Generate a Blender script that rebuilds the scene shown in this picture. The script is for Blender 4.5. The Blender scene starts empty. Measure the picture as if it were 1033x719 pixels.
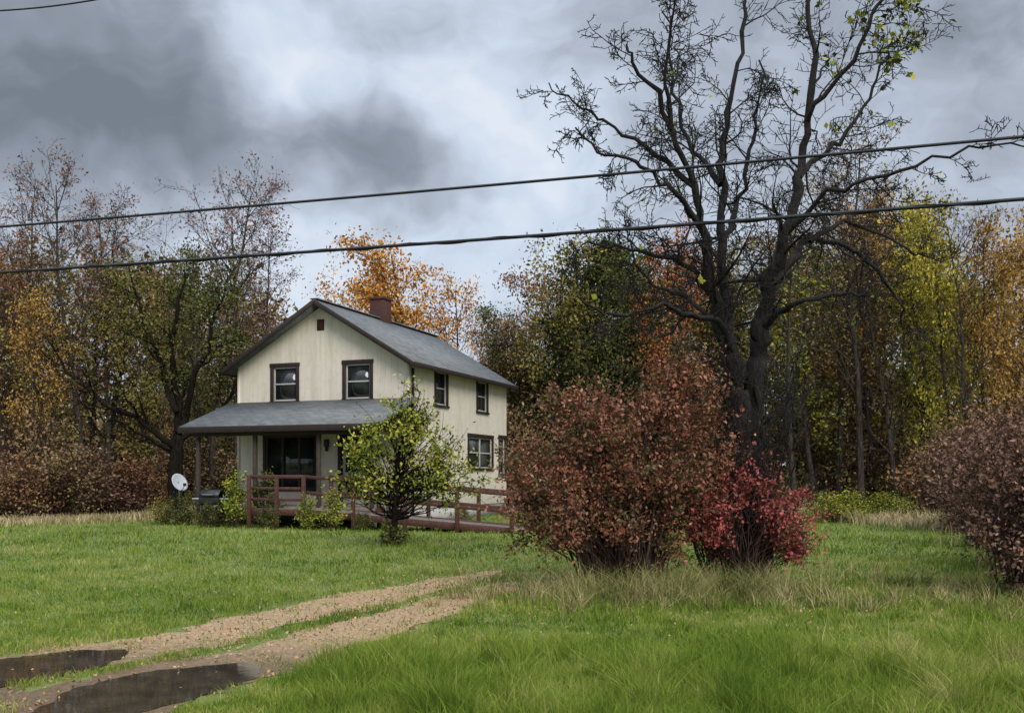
import bpy, math, random
import numpy as np
from mathutils import Vector
RNG=np.random.default_rng(7)
random.seed(7)
scene=bpy.context.scene
COL=scene.collection
EYE=1.6; F=1000.0
def P(px,py,D):
    return np.array([(px-516.5)/F*D, D, EYE+(480-py)/F*D])
# ------------------------------------------------------------- materials
def newmat(name):
    m=bpy.data.materials.new(name); m.use_nodes=True
    nt=m.node_tree; b=nt.nodes['Principled BSDF']
    b.inputs['Specular IOR Level'].default_value=0.3
    return m,nt,b
def ramp(nt,fac,stops):
    r=nt.nodes.new('ShaderNodeValToRGB')
    el=r.color_ramp.elements
    while len(el)<len(stops): el.new(0.5)
    for e,(p,c) in zip(el,stops):
        e.position=p; e.color=(*c,1)
    nt.links.new(fac,r.inputs[0]); return r.outputs[0]
def noise(nt,scale,detail=4,vec=None,rough=0.55,mapscale=None,coord='Object'):
    n=nt.nodes.new('ShaderNodeTexNoise'); n.inputs['Scale'].default_value=scale
    n.inputs['Detail'].default_value=detail; n.inputs['Roughness'].default_value=rough
    if vec is None:
        tc=nt.nodes.new('ShaderNodeTexCoord'); vec=tc.outputs[coord]
    if mapscale:
        mp=nt.nodes.new('ShaderNodeMapping'); mp.inputs['Scale'].default_value=mapscale
        nt.links.new(vec,mp.inputs[0]); vec=mp.outputs[0]
    nt.links.new(vec,n.inputs['Vector']); return n.outputs['Fac']
def mix(nt,a,b,fac,mode='MIX'):
    m=nt.nodes.new('ShaderNodeMix'); m.data_type='RGBA'; m.blend_type=mode
    for sock,v in ((m.inputs[0],fac),(m.inputs[6],a),(m.inputs[7],b)):
        if isinstance(v,(int,float)): sock.default_value=v
        elif isinstance(v,tuple): sock.default_value=(*v,1)
        else: nt.links.new(v,sock)
    return m.outputs[2]
def math_(nt,op,a,b=None,c=None):
    m=nt.nodes.new('ShaderNodeMath'); m.operation=op
    for i,v in enumerate((a,b,c)):
        if v is None: continue
        if isinstance(v,(int,float)): m.inputs[i].default_value=v
        else: nt.links.new(v,m.inputs[i])
    return m.outputs[0]
def bump(nt,b,h,strength=0.3,dist=0.02):
    n=nt.nodes.new('ShaderNodeBump'); n.inputs['Strength'].default_value=strength
    n.inputs['Distance'].default_value=dist
    nt.links.new(h,n.inputs['Height']); nt.links.new(n.outputs[0],b.inputs['Normal'])
def leafmat(name,cols,trans=0.0,rough=0.6,clump=1.3,gain=1.0):
    cols=[tuple(min(0.7,x*gain) for x in c) for c in cols]
    m,nt,b=newmat(name)
    g=nt.nodes.new('ShaderNodeNewGeometry')
    n=noise(nt,clump,1)
    f=math_(nt,'ADD',math_(nt,'MULTIPLY',g.outputs['Random Per Island'],0.62),
            math_(nt,'MULTIPLY_ADD',n,1.5,-0.56))
    k=len(cols)
    c=ramp(nt,f,[(i/(k-1),cc) for i,cc in enumerate(cols)])
    out=nt.nodes['Material Output'].inputs['Surface']
    if trans<=0:
        d=nt.nodes.new('ShaderNodeBsdfDiffuse'); nt.links.new(c,d.inputs[0]); nt.links.new(d.outputs[0],out); nt.nodes.remove(b); return m
    nt.links.new(c,b.inputs['Base Color']); b.inputs['Roughness'].default_value=rough
    t=nt.nodes.new('ShaderNodeBsdfTranslucent'); nt.links.new(c,t.inputs[0])
    ms=nt.nodes.new('ShaderNodeMixShader'); ms.inputs[0].default_value=trans
    nt.links.new(b.outputs[0],ms.inputs[1]); nt.links.new(t.outputs[0],ms.inputs[2])
    nt.links.new(ms.outputs[0],out)
    return m
def barkmat(name,c0,c1,scale=18,bp=0.8):
    m,nt,b=newmat(name)
    n=noise(nt,scale,4 if bp else 2,mapscale=(1,1,0.25))
    c=ramp(nt,n,[(0.3,c0),(0.7,c1)])
    if not bp:
        d=nt.nodes.new('ShaderNodeBsdfDiffuse'); nt.links.new(c,d.inputs[0]); nt.links.new(d.outputs[0],nt.nodes['Material Output'].inputs['Surface']); nt.nodes.remove(b); return m
    nt.links.new(c,b.inputs['Base Color'])
    b.inputs['Roughness'].default_value=0.85
    bump(nt,b,n,bp,0.05)
    return m
def plainmat(name,c,rough=0.6,var=0.25,scale=6,spec=0.3,metal=0,bs=0.15):
    m,nt,b=newmat(name)
    n=noise(nt,scale,6)
    c0=tuple(x*(1-var) for x in c); c1=tuple(min(1,x*(1+var)) for x in c)
    nt.links.new(ramp(nt,n,[(0.3,c0),(0.7,c1)]),b.inputs['Base Color'])
    b.inputs['Roughness'].default_value=rough; b.inputs['Specular IOR Level'].default_value=spec
    b.inputs['Metallic'].default_value=metal
    bump(nt,b,n,bs,0.01); return m
def siding():
    m,nt,b=newmat('painted_panel_siding')
    tc=nt.nodes.new('ShaderNodeTexCoord'); sp=nt.nodes.new('ShaderNodeSeparateXYZ')
    nt.links.new(tc.outputs['Object'],sp.inputs[0])
    s=math_(nt,'ADD',sp.outputs[0],sp.outputs[1])
    fr=math_(nt,'FRACT',math_(nt,'MULTIPLY',s,1/0.2))
    g=math_(nt,'LESS_THAN',fr,0.07)
    n1=noise(nt,2.6,6,mapscale=(1,1,0.16),rough=0.65)
    n2=noise(nt,0.8,5); n3=noise(nt,8,5,mapscale=(1,1,0.06)); n4=noise(nt,4,7,rough=0.75)
    c=ramp(nt,n1,[(0.28,(0.46,0.405,0.325)),(0.5,(0.62,0.555,0.46)),(0.75,(0.67,0.61,0.515))])
    c=mix(nt,c,(0.36,0.29,0.21),math_(nt,'MULTIPLY',math_(nt,'GREATER_THAN',n3,0.60),0.25))
    c=mix(nt,c,(0.52,0.48,0.43),math_(nt,'MULTIPLY',n2,0.45))
    c=mix(nt,c,(0.38,0.33,0.26),math_(nt,'MULTIPLY',ramp(nt,n4,[(0.52,(0,0,0)),(0.66,(1,1,1))]),0.38))
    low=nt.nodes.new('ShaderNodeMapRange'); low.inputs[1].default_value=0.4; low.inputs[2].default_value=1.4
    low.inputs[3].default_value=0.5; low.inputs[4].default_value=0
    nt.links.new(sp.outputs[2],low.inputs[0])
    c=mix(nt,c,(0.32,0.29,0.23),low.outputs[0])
    c=mix(nt,c,(0.38,0.34,0.28),math_(nt,'MULTIPLY',g,0.4))
    nt.links.new(c,b.inputs['Base Color']); b.inputs['Roughness'].default_value=0.75
    bump(nt,b,math_(nt,'SUBTRACT',n1,math_(nt,'MULTIPLY',g,0.4)),0.25,0.008); return m
def shingles(name,axis,k):
    m,nt,b=newmat(name)
    tc=nt.nodes.new('ShaderNodeTexCoord'); sp=nt.nodes.new('ShaderNodeSeparateXYZ')
    nt.links.new(tc.outputs['Object'],sp.inputs[0])
    cb=nt.nodes.new('ShaderNodeCombineXYZ')
    nt.links.new(sp.outputs[axis],cb.inputs[0]); nt.links.new(math_(nt,'MULTIPLY',sp.outputs[2],k),cb.inputs[1])
    br=nt.nodes.new('ShaderNodeTexBrick'); br.inputs['Scale'].default_value=1
    br.inputs['Brick Width'].default_value=0.33; br.inputs['Row Height'].default_value=0.145
    br.inputs['Mortar Size'].default_value=0.012
    br.inputs['Color1'].default_value=(0.075,0.081,0.083,1); br.inputs['Color2'].default_value=(0.15,0.155,0.156,1)
    br.inputs['Mortar'].default_value=(0.03,0.033,0.036,1)
    nt.links.new(cb.outputs[0],br.inputs['Vector'])
    n=noise(nt,1.1,6); n2=noise(nt,40,3)
    c=mix(nt,br.outputs['Color'],(0.17,0.172,0.165),math_(nt,'MULTIPLY',n,0.4))
    c=mix(nt,c,(0.045,0.05,0.04),math_(nt,'MULTIPLY',math_(nt,'GREATER_THAN',noise(nt,2.2,6),0.58),0.4))
    c=mix(nt,c,(0.27,0.275,0.27),math_(nt,'MULTIPLY',n2,0.18))
    nt.links.new(c,b.inputs['Base Color']); b.inputs['Roughness'].default_value=0.85
    bump(nt,b,br.outputs['Fac'],-0.4,0.012); return m
def brickmat():
    m,nt,b=newmat('chimney_brick')
    tc=nt.nodes.new('ShaderNodeTexCoord'); sp=nt.nodes.new('ShaderNodeSeparateXYZ')
    nt.links.new(tc.outputs['Object'],sp.inputs[0])
    cb=nt.nodes.new('ShaderNodeCombineXYZ')
    nt.links.new(math_(nt,'ADD',sp.outputs[0],sp.outputs[1]),cb.inputs[0]); nt.links.new(sp.outputs[2],cb.inputs[1])
    br=nt.nodes.new('ShaderNodeTexBrick'); br.inputs['Scale'].default_value=1
    br.inputs['Brick Width'].default_value=0.22; br.inputs['Row Height'].default_value=0.08; br.inputs['Mortar Size'].default_value=0.008
    br.inputs['Color1'].default_value=(0.09,0.026,0.02,1); br.inputs['Color2'].default_value=(0.05,0.018,0.015,1)
    br.inputs['Mortar'].default_value=(0.06,0.045,0.04,1)
    nt.links.new(cb.outputs[0],br.inputs['Vector'])
    nt.links.new(br.outputs['Color'],b.inputs['Base Color']); b.inputs['Roughness'].default_value=0.85
    return m
def glassmat():
    m,nt,b=newmat('window_glass')
    n=noise(nt,1.5,2)
    nt.links.new(ramp(nt,n,[(0.35,(0.012,0.014,0.015)),(0.7,(0.04,0.045,0.045))]),b.inputs['Base Color'])
    b.inputs['Roughness'].default_value=0.07; b.inputs['Specular IOR Level'].default_value=0.6
    bump(nt,b,n,0.05,0.02); return m
M={}
M['siding']=siding(); M['shingle']=shingles('grey_roof_shingles',1,2.0); M['shingle_porch']=shingles('grey_porch_shingles',0,2.6)
M['brick']=brickmat(); M['glass']=glassmat()
M['trim']=plainmat('dark_brown_trim',(0.024,0.015,0.013),0.6)
M['sash']=plainmat('weathered_white_paint',(0.38,0.37,0.35),0.5,0.12)
M['conc']=plainmat('painted_block_foundation',(0.36,0.35,0.33),0.85,0.25)
M['ramp']=plainmat('red_brown_stained_wood',(0.075,0.031,0.023),0.7,0.45,14)
M['deck']=plainmat('weathered_deck_boards',(0.17,0.145,0.12),0.75,0.3,9)
M['post']=plainmat('grey_brown_post_wood',(0.055,0.042,0.033),0.8,0.3,12)
M['metal']=plainmat('galvanised_metal',(0.30,0.31,0.32),0.4,0.15,10,0.5,0.6)
M['dish']=plainmat('dish_light_grey_paint',(0.38,0.40,0.43),0.4,0.08)
M['black']=plainmat('black_enamel',(0.02,0.02,0.022),0.4,0.3)
M['wire']=plainmat('black_cable_jacket',(0.010,0.010,0.012),0.5,0.2,30)
M['vent']=plainmat('red_brown_vent_paint',(0.075,0.025,0.02),0.7)
M['door']=plainmat('storm_door_paint',(0.45,0.44,0.41),0.45,0.1)
M['bark_dark']=barkmat('wet_dark_bark',(0.005,0.0045,0.004),(0.026,0.021,0.018),30,1.0)
M['bark_leftdark']=barkmat('dark_bark',(0.006,0.005,0.0045),(0.022,0.018,0.015),22,0)
M['bark']=barkmat('grey_brown_bark',(0.022,0.018,0.015),(0.085,0.072,0.060),18,0)
M['bark_red']=barkmat('reddish_twig_bark',(0.03,0.02,0.017),(0.085,0.055,0.045),18,0)
L={}
G=1.22
L['rust']=leafmat('rust_leaves',[(0.06,0.032,0.018),(0.14,0.07,0.034),(0.22,0.11,0.05),(0.30,0.17,0.08)],gain=G)
L['pinkbrown']=leafmat('dull_red_brown_leaves',[(0.11,0.055,0.046),(0.19,0.095,0.075),(0.27,0.145,0.11)],gain=G)
L['orange']=leafmat('golden_brown_leaves',[(0.10,0.058,0.018),(0.22,0.125,0.035),(0.34,0.195,0.052),(0.43,0.28,0.09)],gain=1.15)
L['brightorange']=leafmat('orange_leaves',[(0.22,0.09,0.02),(0.40,0.17,0.03),(0.52,0.25,0.05),(0.58,0.34,0.09)])
L['redorange']=leafmat('red_orange_leaves',[(0.13,0.04,0.018),(0.29,0.09,0.04),(0.44,0.17,0.07)],gain=1.15)
L['yellow']=leafmat('yellow_leaves',[(0.12,0.115,0.02),(0.27,0.235,0.035),(0.46,0.37,0.06)],gain=G)
L['yellowgreen']=leafmat('yellow_green_leaves',[(0.05,0.07,0.014),(0.14,0.17,0.028),(0.27,0.28,0.045),(0.42,0.36,0.07)],gain=1.15)
L['limegreen']=leafmat('bright_yellow_green_leaves',[(0.08,0.11,0.014),(0.20,0.23,0.03),(0.36,0.36,0.05)],gain=1.1)
L['green']=leafmat('dull_green_leaves',[(0.020,0.026,0.009),(0.05,0.058,0.018),(0.09,0.092,0.028),(0.14,0.125,0.04)],gain=1.15)
L['darkgreen']=leafmat('dark_green_needles',[(0.014,0.022,0.010),(0.035,0.048,0.02),(0.07,0.082,0.03),(0.12,0.115,0.045)],gain=1.15)
L['brown']=leafmat('brown_leaves',[(0.05,0.035,0.02),(0.12,0.08,0.042),(0.20,0.135,0.065),(0.27,0.19,0.095)],gain=G)
L['olive']=leafmat('olive_leaves',[(0.035,0.036,0.012),(0.10,0.090,0.026),(0.18,0.150,0.042),(0.27,0.21,0.06)],gain=G)
L['maroon']=leafmat('maroon_and_green_shrub_leaves',[(0.05,0.065,0.02),(0.11,0.09,0.033),(0.20,0.078,0.042),(0.33,0.115,0.066),(0.44,0.24,0.13)],0.25,0.5,2.2,1.05)
L['crimson']=leafmat('crimson_shrub_leaves',[(0.09,0.07,0.03),(0.22,0.06,0.042),(0.42,0.08,0.075),(0.50,0.17,0.13)],0.25,0.5,3.0,1.1)
L['brush']=leafmat('dry_red_brown_brush_leaves',[(0.06,0.042,0.03),(0.12,0.07,0.05),(0.19,0.105,0.072),(0.25,0.165,0.11)],gain=1.15)
L['drygrass']=leafmat('dry_grass_blades',[(0.08,0.11,0.028),(0.18,0.18,0.06),(0.30,0.26,0.11),(0.42,0.36,0.20)])
L['litter']=leafmat('fallen_leaves',[(0.12,0.06,0.03),(0.30,0.18,0.09),(0.42,0.29,0.16),(0.34,0.15,0.07)])
# ------------------------------------------------------------- mesh helpers
def rawmesh(name,v,f):
    v=np.asarray(v,dtype=np.float32); f=np.asarray(f,dtype=np.int32)
    me=bpy.data.meshes.new(name); me.vertices.add(len(v)); me.vertices.foreach_set('co',v.ravel())
    k=f.shape[1]; me.loops.add(f.size); me.loops.foreach_set('vertex_index',f.ravel())
    me.polygons.add(len(f)); me.polygons.foreach_set('loop_start',np.arange(0,f.size,k,dtype=np.int32))
    me.update(calc_edges=True); return me
def obj(name,me,mat,parent=None,smooth=False,loc=None,label=None):
    o=bpy.data.objects.new(name,me); COL.objects.link(o)
    if mat: me.materials.append(mat)
    if parent: o.parent=parent
    if loc is not None: o.location=loc
    if smooth: me.polygons.foreach_set('use_smooth',np.ones(len(me.polygons),dtype=bool))
    if label: o['label']=label
    return o
def thing(name,label,cat,loc,rz=0,group=None):
    o=bpy.data.objects.new(name,None); o.empty_display_size=0.3; COL.objects.link(o)
    o.location=loc; o.rotation_euler=(0,0,rz); o['label']=label; o['category']=cat
    if group: o['group']=group
    return o
BF=np.array([[0,3,2,1],[4,5,6,7],[0,1,5,4],[1,2,6,5],[2,3,7,6],[3,0,4,7]])
def boxes(name,lst,mat,parent,bevel=0,label=None):
    V=[];Fc=[]
    for i,(x0,x1,y0,y1,z0,z1) in enumerate(lst):
        V+= [(x0,y0,z0),(x1,y0,z0),(x1,y1,z0),(x0,y1,z0),(x0,y0,z1),(x1,y0,z1),(x1,y1,z1),(x0,y1,z1)]
        Fc.append(BF+8*i)
    o=obj(name,rawmesh(name,V,np.vstack(Fc)),mat,parent,label=label)
    if bevel:
        b=o.modifiers.new('bevel','BEVEL'); b.width=bevel; b.segments=2
    return o
def beam(name,a,b,w,h,mat,parent):
    a=np.array(a,float); b=np.array(b,float); d=b-a; d/=np.linalg.norm(d)
    up=np.array([0,0,1.0]) if abs(d[2])<0.9 else np.array([0,1.0,0])
    s=np.cross(d,up); s/=np.linalg.norm(s); u=np.cross(s,d)
    V=[p+sx*s*w/2+sz*u*h/2 for p in (a,b) for sx,sz in ((-1,-1),(1,-1),(1,1),(-1,1))]
    o=obj(name,rawmesh(name,V,BF),mat,parent)
    bv=o.modifiers.new('bevel','BEVEL'); bv.width=min(w,h)*0.1; bv.segments=1
    return o
def tubes(br):
    V=[];Fs=[];n0=0
    for pts,rad in br:
        pts=np.asarray(pts,float); rad=np.asarray(rad,float); n=len(pts)
        k=3 if rad[0]<0.012 else (5 if rad[0]<0.05 else 10)
        t=np.gradient(pts,axis=0); t/=np.linalg.norm(t,axis=1,keepdims=True)+1e-9
        ref=np.zeros(3); ref[np.argmin(np.abs(t.mean(0)))]=1
        u=np.cross(t,ref); u/=np.linalg.norm(u,axis=1,keepdims=True)+1e-9
        w=np.cross(t,u); a=np.arange(k)*2*math.pi/k
        rr=rad[:,None]*np.ones((1,k))
        if k==10: rr=rr*(1+0.10*np.sin(a*3+rad[0]*90)[None,:]+0.07*np.sin(a*5+np.arange(n)[:,None]*0.9))
        ring=pts[:,None,:]+rr[:,:,None]*(np.cos(a)[None,:,None]*u[:,None,:]+np.sin(a)[None,:,None]*w[:,None,:])
        V.append(ring.reshape(-1,3))
        i=np.arange(n-1)[:,None]*k; j=np.arange(k)[None,:]; j2=(j+1)%k
        Fs.append(np.stack([i+j,i+j2,i+k+j2,i+k+j],-1).reshape(-1,4)+n0); n0+=n*k
    return np.vstack(V),np.vstack(Fs)
def leaves(rng,pos,size,upbias=0.3,aspect=0.55):
    pos=np.asarray(pos); n=len(pos)
    d=rng.normal(size=(n,3)); d/=np.linalg.norm(d,axis=1,keepdims=True)
    nn=rng.normal(size=(n,3)); nn[:,2]+=upbias*2; u=np.cross(d,nn); u/=np.linalg.norm(u,axis=1,keepdims=True)+1e-9
    w=np.cross(d,u)
    s=(size*rng.uniform(0.6,1.35,n))[:,None]
    a=pos-d*s*0.5; c=pos+d*s*0.5; m=pos+w*s*0.12
    V=np.stack([a,m+u*s*aspect*0.5,c,m-u*s*aspect*0.5],1).reshape(-1,3)
    return V,np.arange(4*n).reshape(-1,4)
def unit(v): return v/(math.sqrt(v[0]*v[0]+v[1]*v[1]+v[2]*v[2])+1e-9)
def wander(rng,p,d,Ln,n,wig,trop):
    pts=[np.array(p,float)]; d=unit(np.array(d,float)); st=Ln/n
    for i in range(n):
        d=unit(d+rng.normal(size=3)*wig+np.array([0,0,trop])); pts.append(pts[-1]+d*st)
    return np.array(pts)
def side_dir(rng,d,ang):
    r=rng.normal(size=3); r=unit(r-d*float(r@d)); return unit(d*math.cos(ang)+r*math.sin(ang))
def ramify(rng,br,pts,rad,Ln,lvl,maxl,cnt,ratio,wig,trop,leafpts,t0=0.2,ang=(0.5,1.1),rfac=0.55,rmin=0.003):
    n=len(pts)-1
    for j in range(cnt[lvl]):
        t=t0+(1-t0)*(j+rng.uniform())/cnt[lvl]
        f=t*n; i=min(int(f),n-1); p=pts[i]+(pts[i+1]-pts[i])*(f-i); d=unit(pts[i+1]-pts[i])
        r=(rad[i]+(rad[i+1]-rad[i])*(f-i))*rfac*rng.uniform(0.7,1.1)
        L2=Ln*ratio[lvl]*rng.uniform(0.5,1.15)*(1.15-0.55*t)
        k=5 if lvl==0 else 3
        q=wander(rng,p,side_dir(rng,d,rng.uniform(*ang)),L2,k,wig,trop)
        rr=np.linspace(max(r,rmin*1.3),rmin,k+1)
        br.append((q,rr))
        if leafpts is not None and lvl>=maxl-2:
            leafpts.append(q[1:])
        if lvl+1<maxl: ramify(rng,br,q,rr,L2,lvl+1,maxl,cnt,ratio,wig,trop,leafpts,0.15,ang,rfac,rmin)
# ------------------------------------------------------------- forest prototypes
def forest_tree(seed,H,tr,cb,spread,nprim,cnt,nleaf,lsize,sig,up=(0.5,1.0),prof='round',bare=0):
    rng=np.random.default_rng(seed)
    tp=wander(rng,(0,0,-0.1),(0,0,1),H*0.97,12,0.06,0.12); tp[:,2]*=H*0.97/tp[-1,2]
    trd=np.linspace(tr,0.02,13)**1.0; trd[0]*=1.35
    br=[(tp,trd)]; lp=[]
    for j in range(nprim):
        t=cb+(0.98-cb)*(j+rng.uniform())/nprim; f=t*12; i=min(int(f),11)
        p=tp[i]+(tp[i+1]-tp[i])*(f-i); s=(t-cb)/(1-cb)
        pr={'round':math.sin(math.pi*(0.18+0.75*s))**0.7,'cone':(1.02-s)**0.8,'vase':0.55+0.5*s*(1.3-s)}[prof]
        Ln=spread*pr*rng.uniform(0.7,1.15); az=rng.uniform(0,2*math.pi); el=rng.uniform(*up)
        d=np.array([math.cos(az)*math.cos(el),math.sin(az)*math.cos(el),math.sin(el)])
        q=wander(rng,p,d,Ln,6,0.13,0.05 if prof!='cone' else -0.02)
        r0=max(0.02,trd[i]*0.45); rr=np.linspace(r0,0.008,7); br.append((q,rr)); lp.append(q[3:])
        ramify(rng,br,q,rr,Ln,0,2,cnt,(0.5,0.5),0.18,0.04,lp,rmin=0.006)
    pts=np.vstack(lp); idx=rng.integers(0,len(pts),max(nleaf,1))
    keep=rng.random(len(pts)) > bare; w=keep[idx]; idx=idx[w]
    pos=pts[idx]+rng.normal(size=(len(idx),3))*sig*np.array([1,1,0.7])
    V,Fc=tubes(br); tm=rawmesh('trunk',V,Fc); tm.polygons.foreach_set('use_smooth',np.ones(len(Fc),dtype=bool))
    LV,LF=leaves(rng,pos,lsize); lm=rawmesh('crown',LV,LF)
    tm.materials.append(M['bark']); lm.materials.append(L['brown'])
    return tm,lm,H
def clump_mesh(seed,ells,ncl,lper,cr,lsize,stem_r,base_r,trunk=None,shell=0.45,leafaspect=0.55,twig=3,zmin=0.1,up=0.3,ncurve=6,ctr=(0.55,1.3),tl=(1.0,2.2),sig=0.42):
    rng=np.random.default_rng(seed); br=[];LP=[]
    wts=np.array([e[6] for e in ells],float); wts/=wts.sum()
    if trunk is not None: br.append(trunk)
    for c in range(ncl):
        e=ells[rng.choice(len(ells),p=wts)]
        d=unit(rng.normal(size=3)); q=rng.uniform()**shell*rng.uniform(0.86,1.18)
        ce=np.array(e[:3])+d*q*np.array(e[3:6])
        if ce[2]<zmin: ce[2]=zmin+rng.uniform(0,0.25)
        if trunk is None:
            a=rng.uniform(0,2*math.pi); b0=np.array([math.cos(a),math.sin(a),0])*base_r*math.sqrt(rng.uniform()); b0[2]=-0.03
            b0[:2]+=ce[:2]*0.15
            c1=b0+(ce-b0)*np.array([0.25,0.25,0.65])+rng.normal(size=3)*0.06
        else:
            tp=trunk[0]; zz=max(tp[0,2],min(ce[2]*rng.uniform(0.35,0.8),tp[-1,2])); i=int(np.argmin(abs(tp[:,2]-zz)))
            b0=tp[i]; c1=b0+(ce-b0)*np.array([0.55,0.55,0.35])+rng.normal(size=3)*0.08
        t=np.linspace(0,1,ncurve+1)[:,None]
        q=(1-t)**2*b0+2*t*(1-t)*c1+t*t*ce
        q[1:-1]+=rng.normal(size=(ncurve-1,3))*0.02*np.linalg.norm(ce-b0)
        br.append((q,np.linspace(stem_r*rng.uniform(0.5,1.1),0.004,ncurve+1)))
        ct=rng.uniform(*ctr)
        outd=unit(ce-np.array([0,0,ce[2]*0.45]))
        for k in range(twig):
            tw=wander(rng,ce-(ce-q[-2])*rng.uniform(0,0.9),unit(outd+rng.normal(size=3)*0.8),cr*rng.uniform(*tl),3,0.2,0.04)
            br.append((tw,np.array([0.006,0.004,0.003,0.002])*(1 if lsize<0.09 else 1.6)))
            m=int(lper*ct/twig); ti=rng.integers(0,4,m)
            LP.append(tw[ti]+rng.normal(size=(m,3))*cr*sig)
    pos=np.vstack(LP); pos=pos[pos[:,2]>0.03]
    V,Fc=tubes(br); LV,LF=leaves(rng,pos,lsize,up,leafaspect)
    tm=rawmesh('stems',V,Fc); lm=rawmesh('foliage',LV,LF)
    tm.polygons.foreach_set('use_smooth',np.ones(len(Fc),dtype=bool))
    return tm,lm
def plant(name,label,cat,loc,tm,lm,bm,lmt,pn=('stems','foliage'),rz=0,group=None,sc=None):
    e=thing(name,label,cat,loc,rz,group)
    a=bpy.data.objects.new(pn[0],tm); b=bpy.data.objects.new(pn[1],lm)
    for o,mt in ((a,bm),(b,lmt)):
        if len(o.data.materials)==0: o.data.materials.append(mt)
        COL.objects.link(o); o.parent=e
        o.material_slots[0].link='OBJECT'; o.material_slots[0].material=mt
    if sc: e.scale=sc
    return e
PROT={
 'sparse1':forest_tree(11,14,0.15,0.30,4.2,24,(8,5),3000,0.13,0.25,(0.6,1.15),'round',0.3),
 'sparse2':forest_tree(12,14,0.13,0.35,3.6,22,(8,5),2600,0.13,0.25,(0.7,1.2),'vase',0.3),
 'full1':forest_tree(13,12,0.16,0.18,4.2,26,(6,3),7000,0.19,0.38,(0.3,1.0),'round',0.1),
 'full2':forest_tree(14,12,0.15,0.14,3.6,26,(6,3),7000,0.19,0.38,(0.4,1.1),'vase',0.12),
 'full3':forest_tree(15,12,0.14,0.24,3.4,24,(6,3),5200,0.18,0.35,(0.5,1.2),'round',0.25),
 'bare1':forest_tree(16,14,0.15,0.2,4.2,26,(8,5),250,0.12,0.2,(0.6,1.2),'vase',0.3),
 'bare2':forest_tree(17,13,0.12,0.25,3.4,24,(8,5),350,0.12,0.2,(0.7,1.2),'round',0.3),
 'conifer':forest_tree(18,12,0.2,0.05,3.5,60,(7,3),19000,0.17,0.27,(0.0,0.45),'cone',0.0),
}
def ftree(kind,leaf,px,D,topy,label,cat='tree',bark='bark',wide=1.0,group='trees along the edge of the autumn woodland'):
    tm,lm,H=PROT[kind]; h=EYE+(480-topy)/F*D; s=h/H
    names={'conifer':'conifer_tree'}
    x=(px-516.5)/F*D
    w=s*wide
    return plant(names.get(kind,'deciduous_tree'),label,cat,(x,D,0),tm,lm,M[bark],L[leaf],('trunk','crown'),random.uniform(0,6.28),group,(w,w,s))
T_=ftree
T_('sparse1','pinkbrown',85,44,188,'tall slim tree with thin dull red-brown leaves','tree')
T_('sparse2','pinkbrown',112,47,205,'tall thinning tree with dull red-brown leaves')
T_('sparse1','pinkbrown',212,43,186,'tall tree with sparse dull red leaves near the house')
T_('sparse2','pinkbrown',238,46,215,'tall thinning tree with dull red leaves near the house')
T_('sparse2','pinkbrown',272,47,240,'thin tree with sparse dull red leaves beside the house')
T_('bare1','brown',8,46,190,'bare grey-brown tree at the wood edge')
T_('bare2','brown',45,49,205,'bare slender tree at the wood edge')
T_('full3','green',195,42,262,'dull green tree still in full leaf beside the house',wide=0.75)
T_('full2','olive',150,46,265,'olive green tree in half leaf at the wood edge',wide=0.8)
T_('full3','orange',35,42,305,'tree with golden orange autumn leaves',wide=0.8)
T_('full3','olive',62,44,290,'tree with olive and brown autumn leaves')
T_('full1','rust',100,50,275,'tree with rust brown autumn leaves')
T_('full3','rust',-5,47,275,'tree with rust brown autumn leaves')
T_('full3','brightorange',385,62,272,'orange autumn tree rising behind the chimney',wide=0.9)
T_('full2','brightorange',428,60,250,'bright orange autumn tree rising behind the roof',wide=0.95)
T_('full1','brightorange',360,66,285,'orange autumn tree behind the house',wide=0.9)
T_('full3','brightorange',455,64,290,'orange autumn tree behind the house',wide=0.9)
T_('conifer','darkgreen',588,50,238,'dense dark green evergreen tree',wide=1.2)
T_('conifer','darkgreen',632,52,242,'dark green evergreen tree with ragged top',wide=1.0)
T_('full2','olive',558,49,265,'olive green leafy tree beside the evergreens',wide=0.9)
T_('full1','green',612,47,262,'green leafy tree beside the evergreens',wide=0.8)
T_('full3','redorange',685,46,245,'red-orange autumn tree at the wood edge',wide=0.75)
T_('full1','rust',660,54,275,'rust coloured autumn tree at the wood edge',wide=0.8)
T_('full2','brown',530,52,335,'brown leafed tree beyond the house')
T_('full1','olive',720,47,290,'olive green tree in half leaf')
T_('full3','orange',880,47,215,'golden orange autumn tree',wide=0.8)
T_('sparse1','brown',870,44,160,'tall tree with sparse tan leaves')
T_('sparse1','orange',845,46,175,'tall thinning tree with golden leaves')
T_('full2','yellow',958,42,222,'yellow leafed tree at the wood edge',wide=0.6)
T_('full3','yellow',925,45,250,'yellow tree at the wood edge',wide=0.8)
T_('full1','orange',1000,43,240,'tree with orange-brown leaves at the wood edge',wide=0.7)
T_('full2','orange',1030,40,235,'golden orange tree at the wood edge',wide=0.8)
T_('full1','olive',770,50,270,'olive green tree in half leaf')
T_('full3','yellowgreen',820,46,255,'yellow-green tree in half leaf')
T_('full1','olive',895,49,270,'olive leafed tree in the wood edge')
T_('bare1','brown',905,43,250,'bare grey-brown tree in front of the wood')
T_('bare2','brown',985,40,215,'bare slender tree in front of the wood')
T_('bare1','brown',800,43,235,'bare grey-brown tree in front of the wood')
sx=[-400,-60,0,60,100,150,215,260,300,330,400,480,520,560,600,640,690,740,800,860,920,960,1033,1400]
sy=[230,230,225,210,215,235,235,250,300,345,352,365,325,290,262,268,265,275,235,205,215,245,250,250]
kinds=['full1','full2','full3','full3','full2','sparse1','sparse2','bare1']
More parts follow.
